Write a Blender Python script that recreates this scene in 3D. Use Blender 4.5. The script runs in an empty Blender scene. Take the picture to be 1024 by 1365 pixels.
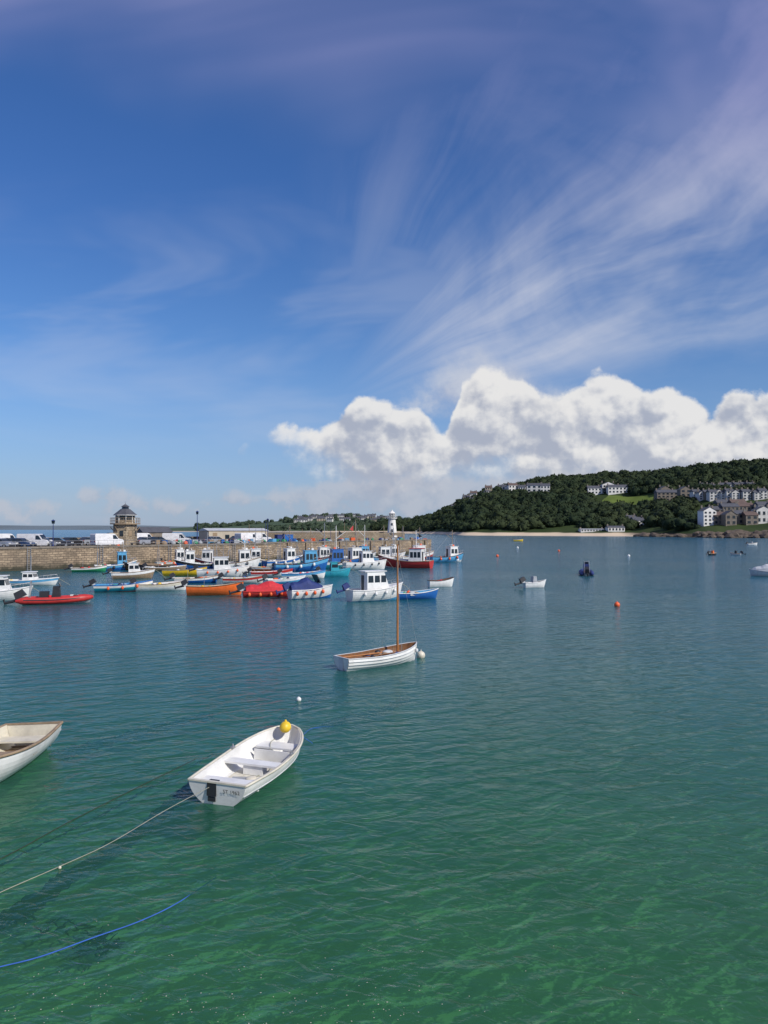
import bpy, math, random
import numpy as np
from mathutils import Vector, Matrix, noise as mnoise
R=random.Random(7); rnd=R.random
def ru(a,b): return a+(b-a)*rnd()
sc=bpy.context.scene
CH=6.0
def S(px,py):
    d=CH*1024/(py-705.0); return ((px-512)/1024*d, d)
# ------------------------------------------------ node helpers
class E:
    def __init__(s,t,k): s.t=t; s.k=k
    def _m(s,op,*a,clamp=False):
        n=s.t.nodes.new('ShaderNodeMath'); n.operation=op; n.use_clamp=clamp
        for i,x in enumerate((s,)+a):
            if isinstance(x,E): s.t.links.new(x.k,n.inputs[i])
            else: n.inputs[i].default_value=x
        return E(s.t,n.outputs[0])
    def __add__(s,o): return s._m('ADD',o)
    def __sub__(s,o): return s._m('SUBTRACT',o)
    def __mul__(s,o): return s._m('MULTIPLY',o)
    def __truediv__(s,o): return s._m('DIVIDE',o)
    __radd__=__add__; __rmul__=__mul__
    def rsub(s,a): return (s*-1.0)+a
    def mx(s,o): return s._m('MAXIMUM',o)
    def mn(s,o): return s._m('MINIMUM',o)
    def sat(s): return s._m('ADD',0.0,clamp=True)
    def ss(s,a,b):
        n=s.t.nodes.new('ShaderNodeMapRange'); n.interpolation_type='SMOOTHSTEP'
        s.t.links.new(s.k,n.inputs['Value']); n.inputs['From Min'].default_value=a; n.inputs['From Max'].default_value=b
        return E(s.t,n.outputs[0])
def comb(t,x,y,z):
    n=t.nodes.new('ShaderNodeCombineXYZ')
    for i,a in enumerate((x,y,z)):
        if isinstance(a,E): t.links.new(a.k,n.inputs[i])
        else: n.inputs[i].default_value=a
    return E(t,n.outputs[0])
def noise(t,vec,scale,detail=4,rough=.5,dist=0.,two=False):
    n=t.nodes.new('ShaderNodeTexNoise'); t.links.new(vec.k,n.inputs['Vector'])
    if two: n.noise_dimensions='2D'
    n.inputs['Scale'].default_value=scale; n.inputs['Detail'].default_value=detail
    n.inputs['Roughness'].default_value=rough; n.inputs['Distortion'].default_value=dist
    return E(t,n.outputs[0])
def voro(t,vec,scale):
    n=t.nodes.new('ShaderNodeTexVoronoi'); n.feature='F1'; n.voronoi_dimensions='2D'; t.links.new(vec.k,n.inputs['Vector'])
    n.inputs['Scale'].default_value=scale
    return E(t,n.outputs['Distance'])
def mixc(t,f,a,b,mode='MIX'):
    n=t.nodes.new('ShaderNodeMix'); n.data_type='RGBA'; n.blend_type=mode
    for i,x in ((0,f),(6,a),(7,b)):
        if isinstance(x,E): t.links.new(x.k,n.inputs[i])
        elif i==0: n.inputs[0].default_value=x
        else: n.inputs[i].default_value=(*x,1)
    return E(t,n.outputs[2])
def ramp(t,f,pts,interp='LINEAR'):
    n=t.nodes.new('ShaderNodeValToRGB'); cr=n.color_ramp; cr.interpolation=interp
    while len(cr.elements)<len(pts): cr.elements.new(.5)
    for e,(p,c) in zip(cr.elements,pts):
        e.position=p; e.color=(*c,1) if len(c)==3 else c
    t.links.new(f.k,n.inputs[0]); return E(t,n.outputs[0])
def fcurve(t,x,pts):
    n=t.nodes.new('ShaderNodeFloatCurve'); c=n.mapping.curves[0]
    pts=sorted(pts)
    c.points[0].location=pts[0]; c.points[1].location=pts[-1]
    for p in pts[1:-1]: c.points.new(*p)
    for p in c.points: p.handle_type='VECTOR'
    n.mapping.update(); t.links.new(x.k,n.inputs['Value']); return E(t,n.outputs[0])
# ------------------------------------------------ materials
MATS={}
def mat(name,col,rough=.5,var=.12,nscale=3.,metal=0.,col2=None,bump=0.,bscale=20.,spec=None):
    if name in MATS: return MATS[name]
    m=bpy.data.materials.new(name); m.use_nodes=True; t=m.node_tree; b=t.nodes['Principled BSDF']
    tc=t.nodes.new('ShaderNodeTexCoord'); v=E(t,tc.outputs['Object'])
    n=noise(t,v,nscale,4,.65)
    c2=col2 or tuple(c*(1-var*2.2) for c in col)
    k=mixc(t,n.ss(.3,.75),col,c2); t.links.new(k.k,b.inputs['Base Color'])
    b.inputs['Roughness'].default_value=rough; b.inputs['Metallic'].default_value=metal
    if spec is not None: b.inputs['Specular IOR Level'].default_value=spec
    if bump:
        bp=t.nodes.new('ShaderNodeBump'); bp.inputs['Strength'].default_value=bump; bp.inputs['Distance'].default_value=.05
        t.links.new(noise(t,v,bscale,4,.6).k,bp.inputs['Height']); t.links.new(bp.outputs[0],b.inputs['Normal'])
    MATS[name]=m; return m
white=mat('white_gelcoat',(.78,.78,.75),.35,.09,2.)
stained=mat('stained_gelcoat',(.70,.68,.60),.45,.1,4.,col2=(.44,.40,.30))
cream=mat('cream_gelcoat',(.66,.62,.50),.4,.12)
wear=mat('worn_white_paint',(.74,.74,.70),.5,.16,5.)
grey=mat('grey_paint',(.36,.38,.40),.5)
lgrey=mat('light_grey',(.55,.57,.58),.5)
dark=mat('black_rubber',(.025,.026,.03),.5)
glass=mat('dark_glass',(.02,.03,.04),.08,.05)
navy=mat('navy_canvas',(.015,.035,.16),.7)
blue=mat('blue_paint',(.02,.13,.42),.4)
lblue=mat('light_blue_paint',(.10,.36,.60),.4)
teal=mat('teal_paint',(.03,.33,.42),.4)
red=mat('red_paint',(.50,.035,.03),.45)
redc=mat('red_canvas',(.62,.03,.04),.75,.12,6.,bump=.4)
orange=mat('orange_paint',(.80,.16,.03),.45)
obuoy=mat('orange_buoy',(.85,.13,.03),.45)
yellow=mat('yellow_paint',(.82,.55,.03),.45)
green=mat('green_paint',(.03,.28,.12),.45)
wood=mat('varnished_timber',(.22,.10,.04),.45,.2,7.)
wood2=mat('weathered_timber',(.33,.24,.15),.7,.2,7.)
mastw=mat('mast_timber',(.42,.17,.05),.4,.15,4.)
ropew=mat('pale_rope',(.34,.34,.27),.9)
ropeb=mat('blue_rope',(.03,.12,.45),.8)
roped=mat('weedy_rope',(.03,.035,.025),.9)
metal=mat('galvanised_metal',(.45,.46,.47),.4,.1,metal=.6)
slate=mat('slate_roof',(.085,.09,.105),.7,.15,.6)
slate2=mat('brown_tile_roof',(.13,.09,.075),.8,.15,.6)
render_w=mat('white_render',(.74,.73,.69),.8,.06,.5)
house_w=mat('house_white_render',(.62,.61,.57),.8,.1,.3)
render_c=mat('cream_render',(.42,.36,.27),.8,.1,.3)
shedw=mat('pale_stone_render',(.50,.44,.34),.8,.1,.5)
granite=mat('granite_wall',(.22,.19,.155),.85,.2,1.2)
asph=mat('asphalt',(.12,.115,.105),.9,.15,.8)
rock=mat('rock',(.13,.10,.075),.9,.25,.4,bump=1.,bscale=2.)
# ------------------------------------------------ mesh builder
class MB:
    def __init__(s): s.v=[];s.f=[];s.m=[];s.sm=[];s.mats=[]
    def mi(s,m):
        if m not in s.mats: s.mats.append(m)
        return s.mats.index(m)
    def add(s,vs,fs,m,smooth=False,M=None):
        o=len(s.v)
        if M is not None: vs=[tuple(M@Vector(p)) for p in vs]
        s.v+= [tuple(p) for p in vs]; i=s.mi(m)
        for f in fs: s.f.append([o+k for k in f]); s.m.append(i); s.sm.append(smooth)
    def box(s,c,d,m,rz=0,tx=1.,ty=1.,ry=0,bev=0):
        x,y,z=d[0]/2,d[1]/2,d[2]/2
        M=Matrix.Translation(c)@Matrix.Rotation(rz,4,'Z')@Matrix.Rotation(ry,4,'Y')
        vs=[(-x,-y,-z),(x,-y,-z),(x,y,-z),(-x,y,-z),(-x*tx,-y*ty,z),(x*tx,-y*ty,z),(x*tx,y*ty,z),(-x*tx,y*ty,z)]
        s.add(vs,[(3,2,1,0),(4,5,6,7),(0,1,5,4),(1,2,6,5),(2,3,7,6),(3,0,4,7)],m,False,M)
    def cyl(s,p0,p1,r0,r1,m,n=10,smooth=True,ph=0):
        p0=Vector(p0);p1=Vector(p1);ax=(p1-p0).normalized()
        a=ax.orthogonal().normalized() if abs(ax.z)<.99 else Vector((1,0,0)); b=ax.cross(a)
        vs=[]
        for p,r in ((p0,r0),(p1,r1)):
            for i in range(n):
                an=2*math.pi*i/n+ph; vs.append(p+(a*math.cos(an)+b*math.sin(an))*r)
        s.add(vs,[(i,(i+1)%n,n+(i+1)%n,n+i) for i in range(n)],m,smooth)
        s.add(vs[:n],[tuple(range(n))[::-1]],m); s.add(vs[n:],[tuple(range(n))],m)
    def sph(s,c,r,m,n=12,k=8):
        if not hasattr(r,'__len__'): r=(r,r,r)
        vs=[];fs=[]
        for j in range(k+1):
            th=math.pi*j/k
            for i in range(n):
                a=2*math.pi*i/n; vs.append((c[0]+r[0]*math.sin(th)*math.cos(a),c[1]+r[1]*math.sin(th)*math.sin(a),c[2]+r[2]*math.cos(th)))
        for j in range(k):
            for i in range(n): fs.append((j*n+i,(j+1)*n+i,(j+1)*n+(i+1)%n,j*n+(i+1)%n))
        s.add(vs,fs,m,True)
    def tube(s,pts,r,m,n=6,closed=False):
        pts=[Vector(p) for p in pts]; vs=[];fs=[]; N=len(pts)
        for i,p in enumerate(pts):
            t=(pts[min(i+1,N-1)]-pts[max(i-1,0)]); t=t.normalized() if t.length>1e-6 else Vector((1,0,0))
            a=t.cross(Vector((0,0,1))); a=a.normalized() if a.length>1e-3 else Vector((1,0,0)); b=a.cross(t)
            rr=r[i] if hasattr(r,'__len__') else r
            for k in range(n):
                an=2*math.pi*k/n; vs.append(p+(a*math.cos(an)+b*math.sin(an))*rr)
        for i in range(N-1):
            for k in range(n): fs.append((i*n+k,i*n+(k+1)%n,(i+1)*n+(k+1)%n,(i+1)*n+k))
        s.add(vs,fs,m,True); s.add(vs[:n],[tuple(range(n))],m); s.add(vs[-n:],[tuple(range(n))[::-1]],m)
    def prof(s,pts,hw,m,hwt=None):
        n=len(pts); zs=[p[1] for p in pts]; z0,z1=min(zs),max(zs)
        w=lambda z: hw if hwt is None else hw+(hwt-hw)*(z-z0)/(z1-z0)
        vs=[(x,-w(z),z) for x,z in pts]+[(x,w(z),z) for x,z in pts]
        s.add(vs,[tuple(range(n)),tuple(range(n,2*n))[::-1]]+[((i+1)%n,i,n+i,n+(i+1)%n) for i in range(n)],m)
    def prism(s,poly,z0,z1,ms,mt):
        n=len(poly); vs=[(x,y,z0) for x,y in poly]+[(x,y,z1) for x,y in poly]
        s.add(vs,[(i,(i+1)%n,n+(i+1)%n,n+i) for i in range(n)],ms); s.add(vs[n:],[tuple(range(n))],mt)
    def build(s,name,loc=(0,0,0),rz=0,scale=1,rx=0,ry=0):
        me=bpy.data.meshes.new(name); me.from_pydata(s.v,[],s.f)
        for m in s.mats: me.materials.append(m)
        me.polygons.foreach_set('material_index',s.m); me.polygons.foreach_set('use_smooth',s.sm); me.update()
        o=bpy.data.objects.new(name,me); sc.collection.objects.link(o)
        o.location=loc if len(loc)==3 else (loc[0],loc[1],0); o.rotation_euler=(rx,ry,rz); o.scale=(scale,)*3
        return o
# ------------------------------------------------ boat parts
class Hull:
    def __init__(s,L,B,fb,sh=.25,tw=.8,dr=.2,p=2.2,q=.75,rake=.25,e=2.0,mx=.45):
        s.__dict__.update(locals())
    def half(s,t):
        if t<s.mx: a=s.tw+(1-s.tw)*math.sin(math.pi/2*t/s.mx)
        else: a=max(0,1-((t-s.mx)/(1-s.mx))**s.p)**s.q
        return a*s.B/2
    def sheer(s,t): return s.fb+s.sh*max(0,(t-.25)/.75)**2+.06*s.sh*max(0,(.3-t)/.3)
    def keel(s,t): return -s.dr+s.dr*.9*max(0,(t-.6)/.4)**2
    def pt(s,t,u,off=0,side=1):
        h=max(0.,s.half(t)-off); y=h*(1-(1-u)**s.e); z=s.keel(t)+(s.sheer(t)-s.keel(t))*u**1.25
        x=-s.L/2+s.L*t+s.rake*(u-.6)*t**6-.1*(u-.3)*(1-t)**10
        return (x,side*y,z)
    def rim(s,side,off=0,dz=0,n=24,t0=0,t1=1):
        r=[]
        for i in range(n+1):
            t=t0+(t1-t0)*i/n; p=s.pt(t,1,off,side); r.append((p[0],p[1],p[2]+dz))
        return r
    def shell(s,mb,col,top=None,bot=None,inn=None,deck=None,gun=None,gr=.03,th=.045,zf=.12,clinker=0,ns=20,nk=9,topf=.8,floor=None):
        ts=[1-(1-i/ns)**1.25 for i in range(ns+1)]
        for side in (1,-1):
            if clinker:
                for k in range(clinker):
                    u0,u1=k/clinker,(k+1)/clinker
                    vs=[];
                    for t in ts:
                        a=s.pt(t,u0,-.04 if t<.98 else -.01,side); b=s.pt(t,u1,0,side); c=s.pt(t,u0,.0,side)
                        vs+= [c,a,b]
                    fs=[]
                    for i in range(ns):
                        for j in (0,1): fs.append((i*3+j,(i+1)*3+j,(i+1)*3+j+1,i*3+j+1))
                    mb.add(vs,fs,col if k else (bot or col),False)
                    mb.tube([s.pt(t,u0,-.036,side) for t in ts[:-1]],.009,grey,4)
            else:
                us=[k/nk for k in range(nk+1)]
                for k in range(nk):
                    m=col
                    um=(us[k]+us[k+1])/2
                    if top and um>topf: m=top
                    if bot:
                        if um<.42: m=bot
                    vs=[];
                    for t in ts: vs+=[s.pt(t,us[k],0,side),s.pt(t,us[k+1],0,side)]
                    mb.add(vs,[(2*i,2*i+2,2*i+3,2*i+1) for i in range(ns)],m,True)
            if inn:
                vs=[]
                for t in ts:
                    for k in range(nk+1):
                        p=s.pt(t,k/nk,th,side); vs.append((p[0]-(th if t>.95 else 0),p[1],max(p[2],zf)))
                w=nk+1
                fl=floor or inn
                for i in range(ns):
                    for k in range(nk):
                        f=(i*w+k,i*w+k+1,(i+1)*w+k+1,(i+1)*w+k)
                        mb.add([vs[a] for a in f],[(0,1,2,3)],fl if vs[f[1]][2]<=zf+.001 and vs[f[2]][2]<=zf+.001 else inn,False)
            a=s.rim(side); b=s.rim(side,th)
            if inn:
                vs=[];
                for i in range(len(a)): vs+=[(a[i][0],a[i][1],a[i][2]+.002),(b[i][0],b[i][1],b[i][2]+.002)]
                mb.add(vs,[(2*i,2*i+1,2*i+3,2*i+2) for i in range(len(a)-1)],gun or col)
            mb.tube(s.rim(side,-.005,-.01),gr,gun or col,6)
        for off,x0,m in ((0,0,top or col),)+(((th,th,inn),) if inn else ()):
            P=[s.pt(0,k/nk,off,1) for k in range(nk+1)]; Q=[s.pt(0,k/nk,off,-1) for k in range(nk+1)]
            vs=[(p[0]+x0,p[1],p[2]) for p in P+Q]; w=nk+1
            mb.add(vs,[(k,k+1,w+k+1,w+k) for k in range(nk)],m if not(bot and off==0) else col)
        a=s.pt(0,1,0,1); mb.box((a[0]+th/2,0,a[2]),(th+.03,a[1]*2+.02,.035),gun or col)
        if deck:
            vs=[]
            for t in ts:
                p=s.pt(t,1,.01,1); vs+=[(p[0],p[1],p[2]-.1),(p[0],-p[1],p[2]-.1)]
            mb.add(vs,[(2*i,2*i+1,2*i+3,2*i+2) for i in range(ns)],deck)
    def x(s,t): return -s.L/2+s.L*t
    def thwart(s,mb,t,w,z,m,th=.035):
        h=min(s.half(t-w/2/s.L),s.half(t+w/2/s.L))-.06
        mb.box((s.x(t),0,z),(w,2*h,th),m)
    def cover(s,mb,m,t0,t1,h,n=12):
        vs=[];K=8
        for i in range(n+1):
            f=i/n; t=t0+(t1-t0)*f; p=s.pt(t,1,-.02,1); rr=h*(math.sin(math.pi*min(1,max(0,f*.9+.08)))**.5)*(.86+.14*math.cos(f*12))
            for k in range(K+1):
                a=math.pi*k/K; vs.append((p[0],p[1]*math.cos(a),p[2]-.06+rr*math.sin(a)**.8+.03*math.sin(i*2.3+k)))
        w=K+1
        mb.add(vs,[(i*w+k,i*w+k+1,(i+1)*w+k+1,(i+1)*w+k) for i in range(n) for k in range(K)],m,False)
        mb.add(vs[:w],[tuple(range(w))],m); mb.add(vs[-w:],[tuple(range(w))[::-1]],m)
def outboard(mb,H,m=dark,s=1.,tilt=True,y=0):
    x=H.x(0)-.12; z=H.fb
    mb.box((x-.12*s,y,z+.28*s),(.5*s,.32*s,.34*s),m,ry=-.5 if tilt else 0,tx=.8,ty=.75)
    mb.box((x-.05,y,z+.07*s),(.25*s,.2*s,.12*s),lgrey)
    if tilt:
        mb.cyl((x-.15,y,z+.05),(x-.75*s,y,z-.12*s),.08*s,.06*s,m,8); mb.cyl((x-.72*s,y,z-.22*s),(x-.8*s,y,z+.05*s),.05*s,.05*s,m,6)
    else: mb.box((x-.1,y,z-.3),(.16,.1,.7),m)
def fenders(mb,H,m,ts,side=-1,r=.13):
    for t in ts:
        p=H.pt(t,.9,0,side); q=(p[0],p[1]+side*r,p[2]-.16)
        mb.sph(q,(r,r,r*1.3),m,8,6); mb.cyl(q,(p[0],p[1],H.sheer(t)+.02),.012,.012,ropew,4)
def wheelhouse(mb,x,z,l,w,h,m,roof=None,slope=.15,win=glass):
    P=[(x-l/2,z),(x+l/2,z),(x+l/2-slope*h,z+h),(x-l/2+.03,z+h)]
    mb.prof(P,w/2,m,w/2*.93)
    mb.box((x-slope*h/2+.03,0,z+h+.03),(l+.1-slope*h*.5,w*1.02,.06),roof or m)
    zc=z+h*.66; hh=h*.32
    for sd in (-1,1):
        yy=sd*(w/2*(1-.07*.66)+.004)
        nwin=max(1,int(l/.65)); a=l*.8/nwin
        for i in range(nwin):
            xc=x-l*.42+a*(i+.5)-slope*h*.2
            vs=[(xc-a*.41,yy,zc-hh/2),(xc+a*.41,yy,zc-hh/2),(xc+a*.38,yy-sd*.018*hh,zc+hh/2),(xc-a*.38,yy-sd*.018*hh,zc+hh/2)]
            vs=[(q[0],q[1]+sd*.012,q[2]) for q in vs]
            mb.add(vs,[(0,1,2,3)],win)
    for k in (-1,0,1):
        fx=lambda zz:x+l/2-slope*(zz-z)+.012
        yc=k*w*.29; dy=w*.125
        mb.add([(fx(zc-hh/2),yc-dy,zc-hh/2),(fx(zc-hh/2),yc+dy,zc-hh/2),(fx(zc+hh/2),yc+dy,zc+hh/2),(fx(zc+hh/2),yc-dy,zc+hh/2)],[(0,1,2,3)],win)
    mb.box((x-l/2-.01,w*.15,z+h*.42),(.03,w*.32,h*.8),dark)
def gear(mb,H,t0,t1,z,n=8):
    cols=[obuoy,yellow,blue,green,redc,lgrey,dark,navy,white,dark,wood2,grey]
    for i in range(n):
        t=ru(t0,t1); y=ru(-.6,.6)*H.half(t); c=R.choice(cols); r=ru(.1,.22)
        if rnd()<.5: mb.sph((H.x(t),y,z+r*.8),r,c,8,6)
        else: mb.box((H.x(t),y,z+r*.7),(r*2.4,r*1.8,r*1.4),c,rz=ru(0,3))
def mast(mb,x,z,h,r=.05,m=None,boom=0,stays=None,y=0):
    m=m or white
    mb.cyl((x,y,z),(x,y,z+h),r,r*.7,m,8)
    if boom: mb.cyl((x,y,z+h*.45),(x-boom,y,z+h*.75),r*.6,r*.5,m,6)
    for sx in (stays or []): mb.cyl((x,y,z+h*.95),(sx[0],sx[1],sx[2]),.015,.015,metal,4)
def rope_curve(name,pts,r,m,sub=14,sag=0.):
    P=[Vector(p) for p in pts]; out=[]
    for i in range(len(P)-1):
        p0=P[max(i-1,0)];p1=P[i];p2=P[i+1];p3=P[min(i+2,len(P)-1)]
        for k in range(sub):
            t=k/sub; out.append(.5*((2*p1)+(p2-p0)*t+(2*p0-5*p1+4*p2-p3)*t*t+(3*p1-p0-3*p2+p3)*t**3))
    out.append(P[-1]); mb=MB(); mb.tube(out,r,m,6); return mb.build(name)
mb=MB(); H=Hull(3.95,1.62,.48,.26,.84,.16,p=2.7,q=.6,rake=.3)
H.shell(mb,white,inn=white,gun=cream,gr=.032,th=.05,zf=.1,ns=28,nk=12,floor=stained)
H.thwart(mb,.1,.55,.34,white,.05); H.thwart(mb,.47,.34,.36,white,.05); H.thwart(mb,.8,.5,.42,white,.05)
mb.box((H.x(.47),0,.22),(.26,.5,.22),white); mb.box((H.x(.2),0,.21),(.03,1.2,.22),white)
mb.box((H.x(.71),0,.26),(.03,.95,.28),white)
for sd in (-1,1):
    mb.tube([(x,y,z-.13) for x,y,z in H.rim(sd,.055,0,t0=.05,t1=.9)],.012,lgrey,5)
    mb.tube([H.pt(t,.66,-.012,sd) for t in np.linspace(.01,.97,24)],.012,lgrey,5)
    mb.box((H.x(.56),sd*(H.half(.56)-.02),H.sheer(.56)+.03),(.14,.07,.05),metal)
    mb.cyl((H.x(.56),sd*(H.half(.56)-.02),H.sheer(.56)+.05),(H.x(.56),sd*(H.half(.56)-.02),H.sheer(.56)+.12),.02,.02,metal,6)
mb.box((H.x(.3),.1,.13),(.45,.35,.05),grey,rz=.3); mb.box((H.x(.25),-.3,.15),(.3,.25,.12),lgrey,rz=.7)
mb.sph((H.x(.34),-.15,.16),(.16,.14,.06),cream,10,6)
mb.tube([(H.x(.62)+.1*math.cos(a),.2+.16*math.sin(a),.13+.004*a) for a in np.linspace(0,20,60)],.012,ropew,5)
mb.tube([(H.x(t),.25*math.sin(t*9),.13 if t<.72 else .47) for t in np.linspace(.3,.9,20)],.01,ropew,5)
mb.box((H.x(0)-.06,.12,.34),(.025,.22,.30),dark); mb.box((H.x(0)+.02,.12,.495),(.15,.22,.02),dark)
mb.box((H.x(0)-.045,.12,.12),(.02,.18,.1),dark)
bx=H.x(1)-.25
mb.sph((bx,.02,H.sheer(.95)+.06),(.17,.15,.15),yellow,16,12); mb.cyl((bx,.02,H.sheer(.95)+.18),(bx,.02,H.sheer(.95)+.25),.035,.03,yellow,8)
mb.tube([(bx,.02,.75),(bx+.25,.0,.72),(bx+.5,-.1,.5),(bx+1.2,-.3,.05)],.01,ropeb,5)
dg=mb.build('rowing_dinghy',(-3.08,18.75,0),math.radians(74),rx=math.radians(1.5))
fc=bpy.data.curves.new('lettering','FONT'); fc.body='ST 1962'; fc.size=.12; fc.extrude=.001; fc.align_x='CENTER'
ft=bpy.data.objects.new('lettering',fc); sc.collection.objects.link(ft); ft.parent=dg
ft.location=(H.x(0)-.068,-.36,.29); ft.rotation_euler=(math.radians(90+12),0,math.radians(-90)); fc.materials.append(dark)
# neighbouring dinghy
mb=MB(); H=Hull(3.95,1.7,.6,.22,.8,.16,p=2.4,q=.65)
H.shell(mb,white,inn=cream,gun=wood2,gr=.035,th=.05,zf=.1,ns=24,nk=10,floor=wood2)
H.thwart(mb,.12,.5,.36,cream); H.thwart(mb,.45,.26,.38,wood2); H.thwart(mb,.75,.26,.42,wood2)
mb.box((H.x(.3),.1,.16),(.9,.1,.05),wood,rz=.2); mb.box((H.x(.55),-.2,.44),(1.7,.07,.04),wood,rz=.12)
mb.cyl((H.x(0)-.08,.5,.45),(H.x(0)-.25,.55,.38),.05,.05,lgrey,8)
mb.tube([(H.x(.3)+.15*math.cos(a),-.2+.2*math.sin(a),.14+.004*a) for a in np.linspace(0,20,60)],.014,ropew,5)
for k in range(6): mb.tube([(H.x(.05+.08*k),-.5,.115),(H.x(.05+.08*k),.5,.115)],.02,wood2,4)
hd=math.radians(272)
mb.build('rowing_dinghy',(-9.5,18.95,0),hd,1.1,rx=.03)
# clinker sailing dinghy
mb=MB(); H=Hull(4.1,1.6,.52,.3,.7,.18,p=2.3,q=.75,rake=.12)
H.shell(mb,white,inn=wood,gun=lgrey,gr=.028,th=.05,zf=.1,ns=24,nk=8,clinker=6,floor=wood2)
H.thwart(mb,.1,.3,.34,wood); H.thwart(mb,.42,.24,.36,wood2); H.thwart(mb,.7,.24,.4,wood)
for i in range(9):
    t=.08+i*.1
    for sd in (-1,1):
        mb.tube([ (lambda p:(p[0],p[1]-sd*.055,max(p[2],.12)))(H.pt(t,u,0,sd)) for u in np.linspace(.35,.98,6)],.014,wood2,4)
mx_=H.x(.74); mb.cyl((mx_,0,.1),(mx_,0,5.3),.055,.035,mastw,10)
for sd in(-1,1): mb.cyl((mx_,0,4.7),(mx_-.35,sd*.72,.65),.006,.006,metal,4)
mb.cyl((mx_,0,4.9),(H.x(1)+.05,0,.8),.006,.006,metal,4)
mb.cyl((mx_-.1,.15,.5),(H.x(.02),.35,.46),.035,.03,mastw,8); mb.cyl((mx_-.2,-.1,.47),(H.x(.1),-.3,.48),.03,.025,wood,8)
for i in range(16): mb.sph((H.x(ru(.15,.75)),ru(-.4,.4),ru(.25,.55)),(ru(.1,.28),ru(.08,.2),ru(.05,.12)),R.choice([dark,navy,wood,wood2,dark]),8,6)
mb.sph((H.x(.62),.1,.5),(.28,.2,.1),lgrey,10,6)
mb.tube([(H.x(.9),-.2,.7),(H.x(.97),-.45,.3),(H.x(1)+.1,-.4,-.05)],.014,ropew,5)
fenders(mb,H,lgrey,[.93],-1,.08)
mb.box((H.x(0)-.05,0,.2),(.04,.3,.65),lgrey)
p=S(507,887); mb.build('clinker_sailing_dinghy',(p[0],p[1]+.3,0),math.radians(38))
# ---- buoys
def buoy(px,py,r,m,nm='mooring_buoy'):
    mb=MB(); mb.sph((0,0,r*.55),r,m,16,12); mb.cyl((0,0,r*1.45),(0,0,r*1.75),r*.2,r*.16,m,8)
    mb.tube([(r*.12*math.cos(a),0,r*1.8+r*.14*math.sin(a)) for a in np.linspace(0,6.28,9)],r*.05,metal,5)
    mb.build(nm,S(px,py))
buoy(561,876,.2,cream); buoy(399,933,.085,white); buoy(822,808,.22,obuoy); buoy(372,814,.15,obuoy)
buoy(663,742,.3,obuoy); buoy(690,731,.35,white); buoy(838,742,.3,white); buoy(745,735,.3,obuoy)
# ---- harbour boats
def place(mb,name,px,py,hd): 
    p=S(px,py); return mb.build(name,p,math.radians(hd),rx=ru(-.03,.03),ry=ru(-.015,.015))
def open_boat(name,px,py,L,hd,col,inn=white,top=None,gun=None,bot=None,ob=True,fend=None,B=None,fb=.55,extra=0,obm=dark,con=None):
    mb=MB(); H=Hull(L,B or L*.38,fb,fb*.55,.8,.2,p=2.4,q=.8)
    H.shell(mb,col,top=top,bot=bot,inn=inn,gun=gun or wood2,zf=.15,ns=14,nk=8,gr=.04)
    for t in (.15,.45,.72): H.thwart(mb,t,.28,fb*.8,R.choice([wood2,inn,white]))
    if ob: outboard(mb,H,obm,1.25)
    if fend: fenders(mb,H,fend,(.25,.5,.75))
    if extra: gear(mb,H,.15,.75,fb*.65,extra)
    if con: mb.box((H.x(.45),0,fb+.2),(.5,.6,.9),con,tx=.7)
    mb.cyl((H.x(.3),.1,.2),(H.x(.3),.1,fb+ru(.5,1.3)),.02,.015,metal,4)
    return place(mb,name,px,py,hd)
def cabin_boat(name,px,py,L,hd,col,top=None,bot=None,cab=white,B=None,fb=.75,tc=.55,cl=.32,chh=1.0,ob=True,fend=None,obm=dark,g=3,ms=0,gun=None):
    mb=MB(); H=Hull(L,B or L*.38,fb,fb*.5,.85,.3,p=2.3,q=.8,rake=.4)
    H.shell(mb,col,top=top,bot=bot,inn=white,gun=gun,zf=.2,ns=14,nk=8,gr=.045)
    vs=[]
    for i in range(9):
        t=tc+cl/2*.2+(1-tc-.03)*i/8; t=min(t,.99); p=H.pt(t,1,.02,1); vs+=[(p[0],p[1],p[2]),(p[0],0,p[2]+.12*(1-i/8)),(p[0],-p[1],p[2])]
    mb.add(vs,[(3*i+j,3*i+3+j,3*i+4+j,3*i+1+j) for i in range(8) for j in (0,1)],cab)
    wheelhouse(mb,H.x(tc),fb*.7,L*cl,H.B*.72,chh+fb*.4,cab,slope=.35)
    if ob: outboard(mb,H,obm,1.2,y=.2); 
    if fend: fenders(mb,H,fend,(.2,.4,.6,.78))
    gear(mb,H,.08,.35,fb*.5,g)
    if ms: mast(mb,H.x(tc),fb+chh,ms,.03,metal)
    mb.tube([(H.x(1)-.1,0,H.sheer(1)),(H.x(1)+.5,0,H.sheer(1)-.35),(H.x(1)+1.4,0,-.05)],.02,ropew,4)
    pul=[H.pt(t,1,.08,1) for t in (.72,.85,.97)]; 
    for sd in (1,-1):
        mb.tube([(q[0],sd*q[1],q[2]+.35) for q in pul],.018,metal,5)
        for q in pul: mb.cyl((q[0],sd*q[1],q[2]),(q[0],sd*q[1],q[2]+.35),.015,.015,metal,4)
    return place(mb,name,px,py,hd)
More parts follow.
